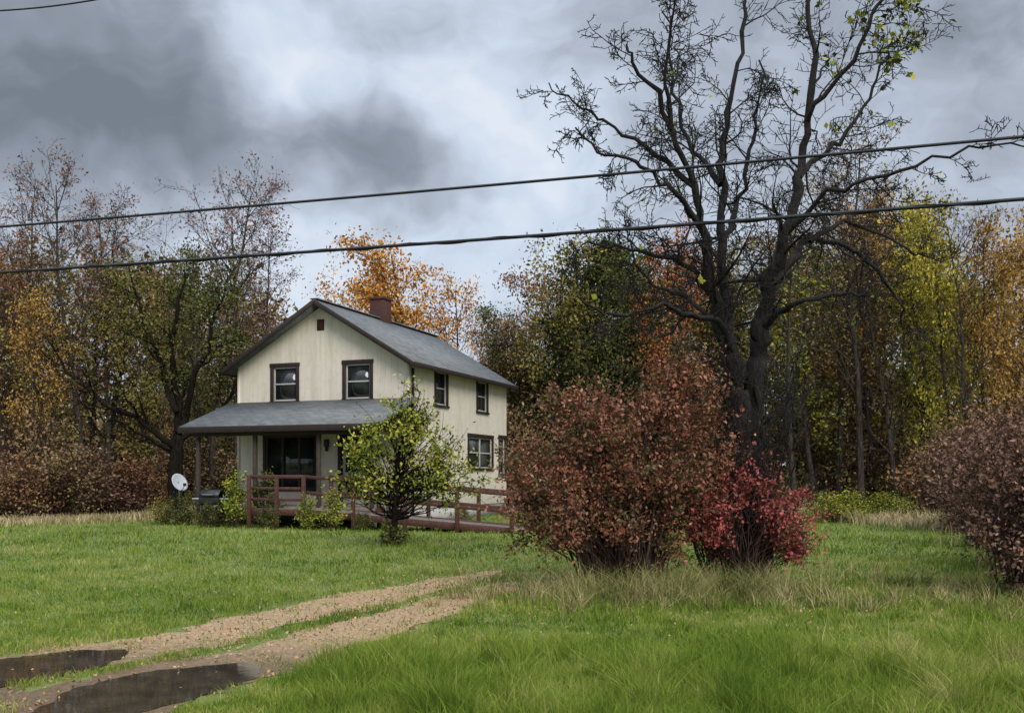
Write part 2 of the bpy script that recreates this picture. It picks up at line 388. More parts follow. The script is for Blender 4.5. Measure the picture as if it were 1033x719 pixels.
desc={'rust':'rust brown','pinkbrown':'dull red-brown','orange':'golden orange','redorange':'red-orange','yellow':'yellow','yellowgreen':'yellow-green','green':'dull green','brown':'brown','olive':'olive green'}
for i in range(64):
    px=random.uniform(-150,1160); D=random.uniform(43,68)
    if 300<px<505: D=random.uniform(60,78)
    top=float(np.interp(px,sx,sy))+random.uniform(0,75)
    if px<300: lf=random.choice(['rust','pinkbrown','brown','olive','green','pinkbrown','olive']); top+=15
    elif px<520: lf=random.choice(['orange','brown','olive'])
    elif px<760: lf=random.choice(['green','olive','rust','brown','olive','green'])
    else: lf=random.choice(['yellow','orange','olive','rust','yellowgreen','brown','olive','brown'])
    k=random.choice(kinds) 
    adj={'f':'leafy tree with %s autumn leaves in the woodland','s':'thinning tree with sparse %s leaves in the woodland','b':'nearly bare tree with a few %s leaves'}[k[0]]
    ftree(k,lf,px,D,min(top,400),adj%desc[lf],wide=random.uniform(0.7,1.0))
UG=[clump_mesh(30+i,[(0,0,0.9,1.5,1.3,1.1,1),(0.5,0.2,1.6,0.8,0.8,1.0,0.6)],75,34,0.28,0.11,0.02,0.5,twig=5,tl=(1.5,3.4),ctr=(0.2,1.6)) for i in range(3)]
for i in range(80):
    px=random.uniform(-160,1190)
    D=float(np.interp(px,[-240,0,150,260,520,800,900,960,1100,1280],[35,36,40,46,46,42,40,38,30,26]))+random.uniform(0,7)
    tm,lm=UG[i%3]; s=random.uniform(0.7,1.5)
    lf=random.choice(['brush','brush','brown','rust','olive','brown'])
    plant('undergrowth_shrub','tangled %s shrub at the edge of the woodland'%{'brush':'dry red-brown','brown':'brown','rust':'rust coloured','olive':'olive green'}[lf],'shrub',((px-516.5)/F*D,D,0),tm,lm,M['bark_red'],L[lf],rz=random.uniform(0,6.3),group='undergrowth shrubs along the wood edge',sc=(s*1.2,s*1.2,s*random.uniform(0.7,1.4)))
for (px,D,s) in [(845,34,0.5),(862,35,0.6),(885,36,0.5),(828,36,0.5),(905,37,0.4)]:
    tm,lm=UG[int(px)%3]
    plant('low_shrub','low bright yellow-green shrub at the edge of the lawn','shrub',((px-516.5)/F*D,D,0),tm,lm,M['bark_red'],L['limegreen'],rz=px,group='low yellow-green shrubs at the lawn edge',sc=(s*1.5,s,s*0.75))
# far woodland mass
r=np.random.default_rng(5); n=90000
ang=r.uniform(-0.8,0.8,n); D=r.uniform(78,98,n); x=np.tan(ang)*D*0.9
pxx=x/D*F+516.5
hmax=EYE+(480-(np.interp(pxx,sx,sy)+45+25*np.sin(x*0.7)+15*np.sin(x*1.9+1)))/F*D
u=r.uniform(0,1,n); z=np.where(r.random(n)<0.6,u*0.42,u)*hmax
LV,LF=leaves(r,np.stack([x,D,z],1),0.75)
o=obj('distant_woodland',rawmesh('distant_woodland',LV,LF),leafmat('far_woodland_foliage',[(0.045,0.038,0.025),(0.09,0.075,0.042),(0.15,0.115,0.058),(0.21,0.16,0.075)],0,0.8,0.15)); o['kind']='stuff'; o['label']='far brown and olive autumn woodland mass'; o['category']='woodland'
# ------------------------------------------------------------- ground
def ground():
    me=rawmesh('ground',[(-700,-60,0),(700,-60,0),(700,1200,0),(-700,1200,0)],[[0,1,2,3]])
    m,nt,b=newmat('lawn_soil_and_turf')
    n1=noise(nt,0.35,4); n2=noise(nt,9,4); n3=noise(nt,60,2)
    c=ramp(nt,n1,[(0.3,(0.085,0.13,0.022)),(0.55,(0.135,0.18,0.036)),(0.75,(0.19,0.205,0.055))])
    c=mix(nt,c,(0.055,0.068,0.018),math_(nt,'MULTIPLY',n2,0.7)); c=mix(nt,c,(0.21,0.23,0.07),math_(nt,'MULTIPLY',n3,0.35))
    nt.links.new(c,b.inputs['Base Color']); b.inputs['Roughness'].default_value=0.95; bump(nt,b,n3,0.6,0.04)
    o=obj('ground',me,m); o['kind']='structure'; o['label']='green lawn ground stretching to the woodland'
    return o
ground()
import bmesh
def sheet(name,pts,z,mat,label):
    bm=bmesh.new(); vs=[bm.verts.new((p[0],p[1],z)) for p in pts]; f=bm.faces.new(vs)
    bm.normal_update()
    if f.normal.z<0: f.normal_flip()
    bmesh.ops.triangulate(bm,faces=[f]); me=bpy.data.meshes.new(name); bm.to_mesh(me); bm.free()
    o=obj(name,me,mat); o['kind']='structure'; o['label']=label; return o
m,nt,b=newmat('leaf_litter_floor')
n1=noise(nt,0.8,4); n2=noise(nt,14,4)
c=ramp(nt,n2,[(0.3,(0.05,0.035,0.02)),(0.5,(0.13,0.085,0.045)),(0.7,(0.22,0.15,0.08))]); c=mix(nt,c,(0.09,0.11,0.035),math_(nt,'MULTIPLY',n1,0.6))
nt.links.new(c,b.inputs['Base Color']); b.inputs['Roughness'].default_value=0.95; bump(nt,b,n2,0.8,0.05)
edge=[(-200,27),(-60,29),(-17,32),(-12,37.5),(0,46),(8,41),(12,35.5),(14,27),(10,17),(8,9),(40,5),(300,60),(300,400),(-300,400),(-300,27)]
sheet('woodland_floor',edge,0.004,m,'brown leaf-littered woodland floor')
def smooth_poly(pts,k=8):
    pts=np.array(pts,float); t=np.arange(len(pts)); tt=np.linspace(0,len(pts)-1,(len(pts)-1)*k+1)
    from numpy import interp
    x=interp(tt,t,pts[:,0]); y=interp(tt,t,pts[:,1]); w=interp(tt,t,pts[:,2])
    ker=np.ones(5)/5
    xs=np.convolve(np.pad(x,2,'edge'),ker,'valid'); ys=np.convolve(np.pad(y,2,'edge'),ker,'valid')
    return np.stack([xs,ys,w],1)
TR1=smooth_poly([(-6.5,4.8,0.8),(-5.0,7.2,0.8),(-4.2,8.2,0.72),(-3.45,9.15,0.55),(-2.8,10.7,0.50),(-2.1,12.5,0.55),(-1.2,14.4,0.52),(-0.6,15.8,0.3),(-0.2,16.8,0.12)],10)
TR2=smooth_poly([(-5.0,3.6,0.9),(-3.8,5.7,0.9),(-3.1,6.9,0.85),(-2.3,8.4,0.6),(-1.5,10.4,0.48),(-0.85,12.3,0.42),(-0.3,13.8,0.35),(0.0,14.9,0.15)],10)
def track_poly(T,r):
    d=np.gradient(T[:,:2],axis=0); d/=np.linalg.norm(d,axis=1,keepdims=True); nrm=np.stack([-d[:,1],d[:,0]],1)
    n=len(T); wl=T[:,2]*(1+0.22*np.sin(np.arange(n)*0.5)+r.normal(size=n)*0.12); wr=T[:,2]*(1+0.22*np.sin(np.arange(n)*0.37+2)+r.normal(size=n)*0.12)
    a=T[:,:2]+nrm*wl[:,None]; b_=T[:,:2]-nrm*wr[:,None]
    return list(map(tuple,a))+list(map(tuple,b_[::-1]))
m,nt,b=newmat('muddy_dirt_and_leaves')
n1=noise(nt,2.2,5); n2=noise(nt,22,6,rough=0.7); n3=noise(nt,110,2); n5=noise(nt,6,4)
c=ramp(nt,n2,[(0.30,(0.13,0.08,0.042)),(0.5,(0.32,0.205,0.112)),(0.68,(0.47,0.335,0.20))])
c=mix(nt,c,(0.17,0.17,0.06),math_(nt,'MULTIPLY',ramp(nt,n5,[(0.50,(0,0,0)),(0.62,(1,1,1))]),0.4))
c=mix(nt,c,(0.44,0.37,0.28),math_(nt,'MULTIPLY',math_(nt,'GREATER_THAN',n3,0.66),0.35))
wet=nt.nodes.new('ShaderNodeSeparateXYZ'); tc=nt.nodes.new('ShaderNodeTexCoord'); nt.links.new(tc.outputs['Object'],wet.inputs[0])
mr=nt.nodes.new('ShaderNodeMapRange'); mr.inputs[1].default_value=8.7; mr.inputs[2].default_value=10.4; mr.inputs[3].default_value=0.9; mr.inputs[4].default_value=0.0
nt.links.new(math_(nt,'ADD',wet.outputs[1],math_(nt,'MULTIPLY',n1,1.2)),mr.inputs[0])
c=mix(nt,c,mix(nt,c,(0.36,0.32,0.29),1.0,'MULTIPLY'),mr.outputs[0])
nt.links.new(c,b.inputs['Base Color'])
nt.links.new(math_(nt,'MULTIPLY_ADD',mr.outputs[0],-0.5,0.9),b.inputs['Roughness']); bump(nt,b,n2,0.8,0.03)
rr=np.random.default_rng(3)
sheet('driveway_track',track_poly(TR1,rr),0.004,m,'tan dirt wheel track of the grassy driveway')
sheet('driveway_track',track_poly(TR2,rr),0.006,m,'tan dirt wheel track of the grassy driveway')
m,nt,b=newmat('muddy_puddle_water')
n1=noise(nt,3,4); nt.links.new(ramp(nt,n1,[(0.3,(0.022,0.017,0.013)),(0.7,(0.06,0.046,0.034))]),b.inputs['Base Color'])
b.inputs['Roughness'].default_value=0.03; b.inputs['Specular IOR Level'].default_value=0.9; bump(nt,b,noise(nt,7,2),0.05,0.01)
PUD=[]
def puddle(pts,seed):
    pts=np.array([P(a,b_,1600/(b_-480))[:2] for a,b_ in pts])
    r=np.random.default_rng(seed); out=[]
    n=len(pts)
    for i in range(n):
        for k in range(14):
            t=k/14; p=pts[i]*(1-t)+pts[(i+1)%n]*t; out.append(p)
    out=np.array(out); ker=np.ones(9)/9; N_=len(out)
    out=np.stack([np.convolve(np.concatenate([out[-4:,j],out[:,j],out[:4,j]]),ker,'valid') for j in (0,1)],1)
    ph=np.arange(N_)/N_*2*math.pi; amp=np.zeros((N_,2))
    for k_ in (5,9,14,23,31): amp+=np.stack([np.sin(ph*k_+r.uniform(0,6)),np.sin(ph*k_+r.uniform(0,6))],1)*0.09/k_**0.5*0.5
    out+=amp+r.normal(size=out.shape)*0.006
    PUD.append(out)
    sheet('puddle_water',[tuple(p) for p in out],0.010,m,'still muddy puddle in the driveway wheel track')
puddle([(-60,674),(0,665),(70,657),(132,655),(126,664),(70,682),(0,694),(-60,702)],1)
puddle([(30,719),(70,698),(120,683),(180,674),(250,669),(268,680),(235,694),(165,712),(80,745),(20,770),(-20,750)],2)
def inpoly(x,y,poly):
    ins=np.zeros(len(x),bool); n=len(poly); j=n-1
    for i in range(n):
        xi,yi=poly[i]; xj,yj=poly[j]
        cnd=((yi>y)!=(yj>y))&(x<(xj-xi)*(y-yi)/(yj-yi+1e-12)+xi); ins^=cnd; j=i
    return ins
def trackdist(x,y):
    best=np.full(len(x),9.0)
    for T in (TR1,TR2):
        for i in range(0,len(T),2):
            best=np.minimum(best,np.hypot(x-T[i,0],y-T[i,1])-T[i,2])
    return best
# ------------------------------------------------------------- grass
def blades(rng,x,y,h,w,lean=0.5):
    n=len(x); a=rng.uniform(0,2*math.pi,n); la=rng.uniform(0,2*math.pi,n); le=np.abs(rng.normal(size=n))*lean*h
    ux=np.cos(a)*w/2; uy=np.sin(a)*w/2; lx=np.cos(la)*le; ly=np.sin(la)*le
    z0=np.zeros(n)
    V=np.stack([np.stack([x-ux,y-uy,z0],1),np.stack([x+ux,y+uy,z0],1),
      np.stack([x+lx*0.35+ux*0.8,y+ly*0.35+uy*0.8,h*0.55],1),np.stack([x+lx*0.35-ux*0.8,y+ly*0.35-uy*0.8,h*0.55],1),
      np.stack([x+lx,y+ly,h*0.95],1)],1).reshape(-1,3)
    b0=np.arange(n)[:,None]*5
    Fc=np.concatenate([b0+np.array([[0,1,2]]),b0+np.array([[0,2,3]]),b0+np.array([[3,2,4]])],1).reshape(-1,3)
    return V,Fc
def grassmat():
    m,nt,b=newmat('lawn_grass_blades')
    g=nt.nodes.new('ShaderNodeNewGeometry'); n=noise(nt,0.4,3); n2=noise(nt,2.4,3)
    f=math_(nt,'ADD',math_(nt,'MULTIPLY',g.outputs['Random Per Island'],0.5),math_(nt,'ADD',math_(nt,'MULTIPLY_ADD',n,1.9,-0.87),math_(nt,'MULTIPLY_ADD',n2,1.4,-0.50)))
    c=ramp(nt,f,[(0.0,(0.05,0.092,0.014)),(0.35,(0.115,0.18,0.024)),(0.62,(0.185,0.245,0.038)),(0.85,(0.27,0.29,0.065)),(1.0,(0.40,0.35,0.15))])
    d=nt.nodes.new('ShaderNodeBsdfDiffuse'); nt.links.new(c,d.inputs[0]); nt.nodes.remove(b)
    t=nt.nodes.new('ShaderNodeBsdfTranslucent'); nt.links.new(c,t.inputs[0])
    ms=nt.nodes.new('ShaderNodeMixShader'); ms.inputs[0].default_value=0.25
    nt.links.new(d.outputs[0],ms.inputs[1]); nt.links.new(t.outputs[0],ms.inputs[2]); nt.links.new(ms.outputs[0],nt.nodes['Material Output'].inputs['Surface'])
    return m
GM=grassmat()
r=np.random.default_rng(21); n=260000
q=r.uniform(20,260,n); D=1600/q; D*=r.uniform(0.93,1.07,n)
x=(r.uniform(-80,1110,n)-516.5)/F*D; y=D
td=trackdist(x,y); pn=np.sin(x*3.1+1.3*np.sin(y*2.3))*np.sin(y*2.7+x)*0.5+np.sin(x*7.3+y*5)*0.3
inp=np.where(y<8.8,0.04,0.07)+np.clip((y-13)/5,0,0.5)+np.where(pn>0.30,0.30,0)
keep=(td>0.0+0.22*pn)|(r.random(n)<inp)
for pd in PUD: keep&=~(inpoly(x,y,pd)&(r.random(n)>0.008))
x=x[keep];y=y[keep];D=D[keep];td=td[keep]; n=len(x)
lush=np.clip((9.8-y)/1.6,0,1)*np.clip((x+2.0)/0.8,0,1)
lown=0.5+0.5*np.sin(x*1.7+np.sin(y*1.1)*2)*np.sin(y*1.3+x*0.4)
tus=np.clip(np.sin(x*6.1+2*np.sin(y*3.7))*np.sin(y*5.3+1.7*np.sin(x*2.9)),0,1)
rough_=np.exp(-(((x-1.8)/2.6)**2+((y-12.6)/1.3)**2))+0.7*np.exp(-((x-y*0.46)/0.9)**2)*(y<26)
h=(0.032+0.03*lown+0.045*tus+0.07*rough_*(0.4+tus)+lush*(0.05+0.06*lown+0.11*tus))*r.uniform(0.5,1.5,n)*np.clip(D/16,1,1.6)*np.where(td<0,0.6,1)
w=np.maximum(0.006,0.00085*D)*r.uniform(0.7,1.2,n)
V,Fc=blades(r,x,y,h,w,0.7)
o=obj('lawn_grass',rawmesh('lawn_grass',V,Fc),GM); o['kind']='stuff'; o['label']='short green lawn grass with lusher tufts near the road'; o['category']='grass'
def tallgrass(cx,cy,sx_,sy_,n,hm,seed,lean=0.5,w=0.008):
    r=np.random.default_rng(seed); 
    k=max(3,n//45); tx=cx+r.normal(size=k)*sx_; ty=cy+r.normal(size=k)*sy_; th=r.uniform(0.35,1.2,k); i=r.integers(0,k,n)
    x=tx[i]+r.normal(size=n)*0.07; y=ty[i]+r.normal(size=n)*0.07
    return blades(r,x,y,hm*th[i]*r.uniform(0.4,1.2,n),np.full(n,w)*r.uniform(0.6,1.3,n),lean)
def joinVF(lst):
    V=[];Fc=[];k=0
    for v,f in lst: V.append(v);Fc.append(f+k);k+=len(v)
    return np.vstack(V),np.vstack(Fc)
V,Fc=joinVF([tallgrass(1.6,12.8,0.8,0.4,5600,0.46,1,0.9),tallgrass(2.9,13.3,0.6,0.5,3400,0.42,2,0.9),tallgrass(1.0,13.0,0.7,0.6,2400,0.30,3,0.9),tallgrass(3.2,12.4,1.0,0.5,2400,0.25,4,0.9),tallgrass(6.2,13.5,0.6,1.5,2600,0.30,5,0.9)])
o=obj('tall_grass',rawmesh('tall_grass',V,Fc),L['drygrass']); o['kind']='stuff'; o['label']='tall unmown tan and green grass around the red shrub'; o['category']='grass'
r=np.random.default_rng(9); n=24000
seg=np.array(edge[:10]); 
i=r.integers(0,9,n*3); t=r.random(n*3); ex=seg[i,0]*(1-t)+seg[i+1,0]*t; ey=seg[i,1]*(1-t)+seg[i+1,1]*t
okk=(np.abs(ex)<26)&~((ex>-11)&(ex<2)); ex=ex[okk][:n]; ey=ey[okk][:n]; ex=ex+r.normal(size=len(ex))*0.6; ey=ey+r.normal(size=len(ex))*0.9+0.3
hh=0.55*(0.75+0.25*np.sin(ex*1.7+np.sin(ex*0.6)*3))
V,Fc=blades(r,ex,ey,hh*r.uniform(0.3,1.3,len(ex)),np.full(len(ex),0.03),0.5)
o=obj('dry_grass',rawmesh('dry_grass',V,Fc),leafmat('tan_dry_grass_blades',[(0.14,0.12,0.05),(0.27,0.22,0.11),(0.38,0.31,0.17),(0.45,0.38,0.23)])); o['kind']='stuff'; o['label']='strip of tall dry grass along the woodland edge'; o['category']='grass'
r=np.random.default_rng(31); n=3200
T=np.vstack([TR1,TR2]); ii=r.integers(0,len(T),n); x=T[ii,0]+r.normal(size=n)*0.5; y=T[ii,1]+r.normal(size=n)*0.5
x2=r.normal(size=2200)*2.6+2.2; y2=r.normal(size=2200)*1.8+13.5
x3=r.uniform(-9,9,900); y3=r.uniform(7.5,26,900)
x=np.concatenate([x,x2,x3]); y=np.concatenate([y,y2,y3]); z=np.concatenate([r.uniform(0.012,0.025,n),r.uniform(0.02,0.06,2200),r.uniform(0.02,0.06,900)])
kk=np.ones(len(x),bool)
for pd in PUD: kk&=~inpoly(x,y,pd)|(r.random(len(x))<0.06)
kk&=y>6
LV,LF=leaves(r,np.stack([x,y,z],1)[kk],0.035,2.5,0.7)
o=obj('fallen_leaves',rawmesh('fallen_leaves',LV,LF),L['litter']); o['kind']='stuff'; o['label']='scattered tan and red fallen leaves'; o['category']='leaves'
# ------------------------------------------------------------- house
RZ=math.atan2(-0.354,0.935)
HC=(-3.42,33.0,0)
house=thing('farmhouse','two-storey cream panelled farmhouse with grey gable roof and porch','house',HC,RZ)
W=6.8;Ld=9.0;ZE=5.46;ZR=7.52
def wall(name,u0,u1,z0,z1,openings,to3,parent,extra=None,rev=0.12):
    us=sorted({u0,u1,*[o[0] for o in openings],*[o[1] for o in openings]}); zs=sorted({z0,z1,*[o[2] for o in openings],*[o[3] for o in openings]})
    V=[];Fc=[]
    def q(a,b,c,d): 
        k=len(V); V.extend([a,b,c,d]); Fc.append([k,k+1,k+2,k+3])
    for i in range(len(us)-1):
        for j in range(len(zs)-1):
            cu=(us[i]+us[i+1])/2; cz=(zs[j]+zs[j+1])/2
            if any(o[0]<cu<o[1] and o[2]<cz<o[3] for o in openings): continue
            q(to3(us[i],0,zs[j]),to3(us[i+1],0,zs[j]),to3(us[i+1],0,zs[j+1]),to3(us[i],0,zs[j+1]))
    for (a,b,c,d) in openings:
        q(to3(a,0,c),to3(a,rev,c),to3(a,rev,d),to3(a,0,d)); q(to3(b,0,c),to3(b,0,d),to3(b,rev,d),to3(b,rev,c))
        q(to3(a,0,d),to3(a,rev,d),to3(b,rev,d),to3(b,0,d)); q(to3(a,0,c),to3(b,0,c),to3(b,rev,c),to3(a,rev,c))
    if extra: 
        for e in extra: q(*e)
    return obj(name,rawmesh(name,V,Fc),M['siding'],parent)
front=lambda u,d,z:(u,d,z)
side=lambda u,d,z:(-d,u,z)
FW=[(-5.33,-4.37,4.22,5.42),(-2.43,-1.47,4.22,5.42),(-5.64,-3.62,1.15,3.0),(-2.64,-1.6,0.64,2.98)]
SW=[(2.05,3.0,4.12,5.32),(5.85,6.85,4.12,5.3),(5.0,7.4,1.9,3.1),(8.2,8.82,1.7,3.15)]
g=[]; V0=0.5
gx=[-6.8,-5.1,-3.4,-1.7,0]; 
def gz(x): return ZE+(ZR-0.08-ZE)*(1-abs(x+3.4)/3.4)
for i in range(4):
    a,b_=gx[i],gx[i+1]; g.append(((a,0,ZE),(b_,0,ZE),(b_,0,gz(b_)),(a,0,gz(a))))
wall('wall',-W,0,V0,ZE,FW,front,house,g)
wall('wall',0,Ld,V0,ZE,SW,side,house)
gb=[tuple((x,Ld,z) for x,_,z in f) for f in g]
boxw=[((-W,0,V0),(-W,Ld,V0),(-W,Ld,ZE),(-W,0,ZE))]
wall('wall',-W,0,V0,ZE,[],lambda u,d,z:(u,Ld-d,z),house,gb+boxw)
boxes('foundation',[(-W+0.03,-0.03,0.03,Ld-0.03,-0.1,V0)],M['conc'],house)
def window(parent,tf,u0,u1,z0,z1,cols=1,sashbar=True,name='window',trimw=0.11,sashmat='sash'):
    def bx(nm,lst,mat,par,bev=0.006):
        out=[]
        for (a,b_,c,d,e,f) in lst:
            p=tf(a,c,e); q=tf(b_,d,f)
            out.append((min(p[0],q[0]),max(p[0],q[0]),min(p[1],q[1]),max(p[1],q[1]),min(p[2],q[2]),max(p[2],q[2])))
        return boxes(nm,out,mat,par,bev)
    pane=bx(name,[(u0+0.002,u1-0.002,0.075,0.10,z0+0.002,z1-0.002)],M['glass'],parent,0)
    t=trimw
    bx('frame',[(u0-t,u0+0.015,-0.03,0.02,z0,z1),(u1-0.015,u1+t,-0.03,0.02,z0,z1),(u0-t-0.02,u1+t+0.02,-0.035,0.021,z1,z1+t+0.02),(u0-t-0.03,u1+t+0.03,-0.06,0.021,z0-0.08,z0)],M['trim'],pane)
    s=0.05; L_=[(u0+0.016,u0+s+0.01,0.04,0.073,z0+0.01,z1-0.01),(u1-s-0.01,u1-0.016,0.04,0.073,z0+0.01,z1-0.01),
      (u0+s+0.01,u1-s-0.01,0.042,0.072,z1-s-0.01,z1-0.01),(u0+s+0.01,u1-s-0.01,0.042,0.072,z0+0.01,z0+s+0.01)]
    zm=(z0+z1)/2
    for k in range(1,cols):
        uc=u0+(u1-u0)*k/cols; L_.append((uc-0.04,uc+0.04,0.03,0.071,z0+s+0.01,z1-s-0.01))
    if sashbar:
        for k in range(cols):
            a=u0+(u1-u0)*k/cols+0.06; b_=u0+(u1-u0)*(k+1)/cols-0.06; L_.append((a,b_,0.035,0.070,zm-0.025,zm+0.025))
    bx('sash',L_,M[sashmat],pane,0.004)
    return pane
window(house,front,*FW[0]); window(house,front,*FW[1])
window(house,front,*FW[2],cols=3,sashbar=False,sashmat='post')
for i,a in enumerate(SW): window(house,side,*a,cols=2 if i==2 else 1,sashmat='sash')
door=boxes('door',[(-2.56,-1.68,0.05,0.09,0.66,2.72)],M['door'],house,0.005)
boxes('pane',[(-2.44,-1.80,0.036,0.048,1.75,2.58),(-2.44,-1.80,0.036,0.048,0.85,1.55)],M['glass'],door)
boxes('frame',[(-2.72,-2.58,-0.03,0.045,0.62,2.88),(-1.66,-1.52,-0.03,0.045,0.62,2.88),(-2.76,-1.48,-0.035,0.046,2.88,3.02),(-2.577,-1.663,0.0,0.095,2.74,2.878)],M['trim'],door,0.005)
boxes('handle',[(-1.86,-1.82,-0.01,0.035,1.60,1.72)],M['metal'],door,0.005)
vent=boxes('vent',[(-3.54,-3.26,-0.02,0.01,6.62,7.0),]+[(-3.52,-3.28,-0.045,-0.02,6.66+0.07*k,6.69+0.07*k) for k in range(5)],M['vent'],house)
boxes('corner_trim',[(-0.09,0.02,-0.02,-0.002,V0,ZE-0.1)],M['siding'],house)
boxes('corner_trim',[(-W-0.02,-W+0.08,-0.02,-0.002,V0,ZE-0.05)],M['siding'],house)
sl=(ZR-ZE)/3.4
def slab(name,sgn,parent):
    xo=3.4+0.38; th=0.12
    xr=-3.4; xe=-3.4+sgn*xo; ze=ZR-sl*xo
    y0=-0.42;y1=Ld+0.35
    V=[(xr,y0,ZR+th),(xe,y0,ze+th),(xe,y1,ze+th),(xr,y1,ZR+th),(xr,y0,ZR),(xe,y0,ze),(xe,y1,ze),(xr,y1,ZR)]
    Fc=[[0,1,2,3],[4,7,6,5],[0,4,5,1],[1,5,6,2],[2,6,7,3],[3,7,4,0]]
    return obj(name,rawmesh(name,V,Fc),M['shingle'],parent)
roof=slab('roof',1,house); slab('roof_slope',-1,roof)
for sgn in (1,-1):
    xe=-3.4+sgn*3.785; ze=ZR-sl*3.785
    beam('rake_board',(-3.4,-0.45,ZR+0.02),(xe,-0.45,ze+0.02),0.05,0.16,M['trim'],roof)
    beam('fascia',(xe+sgn*0.02,-0.42,ze+0.04),(xe+sgn*0.02,Ld+0.33,ze+0.04),0.035,0.17,M['trim'],roof)
beam('ridge_cap',(-3.4,-0.44,ZR+0.13),(-3.4,Ld+0.36,ZR+0.13),0.28,0.035,M['shingle'],roof)
boxes('chimney',[(-3.75,-3.15,4.1,4.72,ZR-0.5,8.38),(-3.79,-3.11,4.06,4.76,8.38,8.47)],M['brick'],roof,0.01)
boxes('downspout',[(0.03,0.10,0.12,0.19,0.2,ZE-0.25)],M['trim'],house,0.01)
porch=boxes('porch',[(-6.75,0.0,-2.4,-0.03,0.50,0.60)],M['deck'],house,0.01)
def porch_roof():
    th=0.09; x0,x1=-W-0.35,0.35; y0,y1=-2.75,-0.003; z0,z1=3.14,4.12
    V=[(x0,y0,z0+th),(x1,y0,z0+th),(x1,y1,z1+th),(x0,y1,z1+th),(x0,y0,z0),(x1,y0,z0),(x1,y1,z1),(x0,y1,z1)]
    return obj('porch_roof',rawmesh('porch_roof',V,[[0,1,2,3],[4,7,6,5],[0,4,5,1],[1,5,6,2],[2,6,7,3],[3,7,4,0]]),M['shingle_porch'],porch)
porch_roof()
boxes('fascia',[(-W-0.36,0.36,-2.79,-2.755,3.02,3.22)],M['trim'],porch,0.005)
boxes('beam',[(-W-0.1,0.1,-2.45,-2.3,2.92,3.10)],M['trim'],porch,0.01)
obj('gable_infill',rawmesh('gi',[(-W-0.1,-2.45,3.14),(-W-0.1,-0.01,3.14),(-W-0.1,-0.01,4.05)],[[0,1,2]]),M['trim'],porch)
obj('gable_infill',rawmesh('gi',[(0.1,-2.45,3.14),(0.1,-0.01,3.14),(0.1,-0.01,4.05)],[[0,1,2]]),M['trim'],porch)
obj('ceiling',rawmesh('ceil',[(-W-0.1,-2.44,3.11),(0.1,-2.44,3.11),(0.1,-0.01,3.11),(-W-0.1,-0.01,3.11)],[[0,1,2,3]]),M['post'],porch)
for x in (-6.65,-4.4,-2.0,-0.1):
    boxes('post',[(x-0.06,x+0.06,-2.44,-2.32,0.6,2.92)],M['post'],porch,0.01)
for x in (-6.6,-4.4,-2.2,-0.2):
    boxes('pier',[(x-0.15,x+0.15,-2.35,-2.05,-0.1,0.50)],M['conc'],porch,0.01)
boxes('skirt',[(-6.74,-0.01,-2.385,-2.365,0.05,0.495)],M['post'],porch)
lamp=boxes('porch_lamp',[(-3.2,-3.05,-0.14,-0.001,2.6,2.85),(-3.17,-3.08,-0.11,-0.03,2.45,2.6)],M['black'],house,0.01)
# ------------------------------------------------------------- ramp
rm=thing('wheelchair_ramp','long red-brown wooden access ramp with post and rail sides','ramp',HC,RZ)
def rz(x): return 0.60 if x<-1.6 else 0.60-0.50*(x+1.6)/6.8
nb=14
boxes('landing',[(-3.5,-1.6,-3.85+0.098*k,-3.85+0.098*k+0.09,0.56,0.60) for k in range(nb)],M['deck'],rm)
V=[];Fc=[]
N=46
for k in range(N):
    xa=-1.6+6.8*k/N; xb=xa+6.8/N-0.012; za=rz(xa);zb=rz(xb)
    n0=len(V); V+=[(xa,-3.85,za-.04),(xb,-3.85,zb-.04),(xb,-2.5,zb-.04),(xa,-2.5,za-.04),(xa,-3.85,za),(xb,-3.85,zb),(xb,-2.5,zb),(xa,-2.5,za)]; Fc.append(BF+n0)
obj('deck',rawmesh('deck',V,np.vstack(Fc)),M['deck'],rm)
for yy in (-3.9,-2.46):
    beam('stringer',(-1.6,yy,0.50),(5.2,yy,0.01+0.05),0.045,0.2,M['ramp'],rm)
    xs=[-1.55,0.15,1.85,3.5,5.15]
    if yy<-3: 
        xs=[-3.5,-2.5]+xs; beam('stringer',(-3.55,yy,0.5),(-1.62,yy,0.5),0.045,0.2,M['ramp'],rm)
    for xx in xs:
        yo=yy-0.07 if yy<-3 else yy+0.07
        boxes('post',[(xx-0.05,xx+0.05,yo-0.05,yo+0.05,-0.05,rz(xx)+1.02)],M['ramp'],rm,0.006)
    if yy<-3:
        for h_ in (0.98,0.62,0.28): beam('rail',(-3.55,yy-0.0,0.6+h_),(-1.6,yy-0.0,0.6+h_),0.04,0.11 if h_>0.9 else 0.09,M['ramp'],rm)
    for h_ in (0.98,0.5): beam('rail',(-1.58,yy,0.6+h_),(5.2,yy,0.1+h_),0.04,0.10,M['ramp'],rm)
for h_ in (0.98,0.62,0.28): beam('rail',(-3.53,-3.86,0.6+h_),(-3.53,-2.45,0.6+h_),0.04,0.09,M['ramp'],rm)
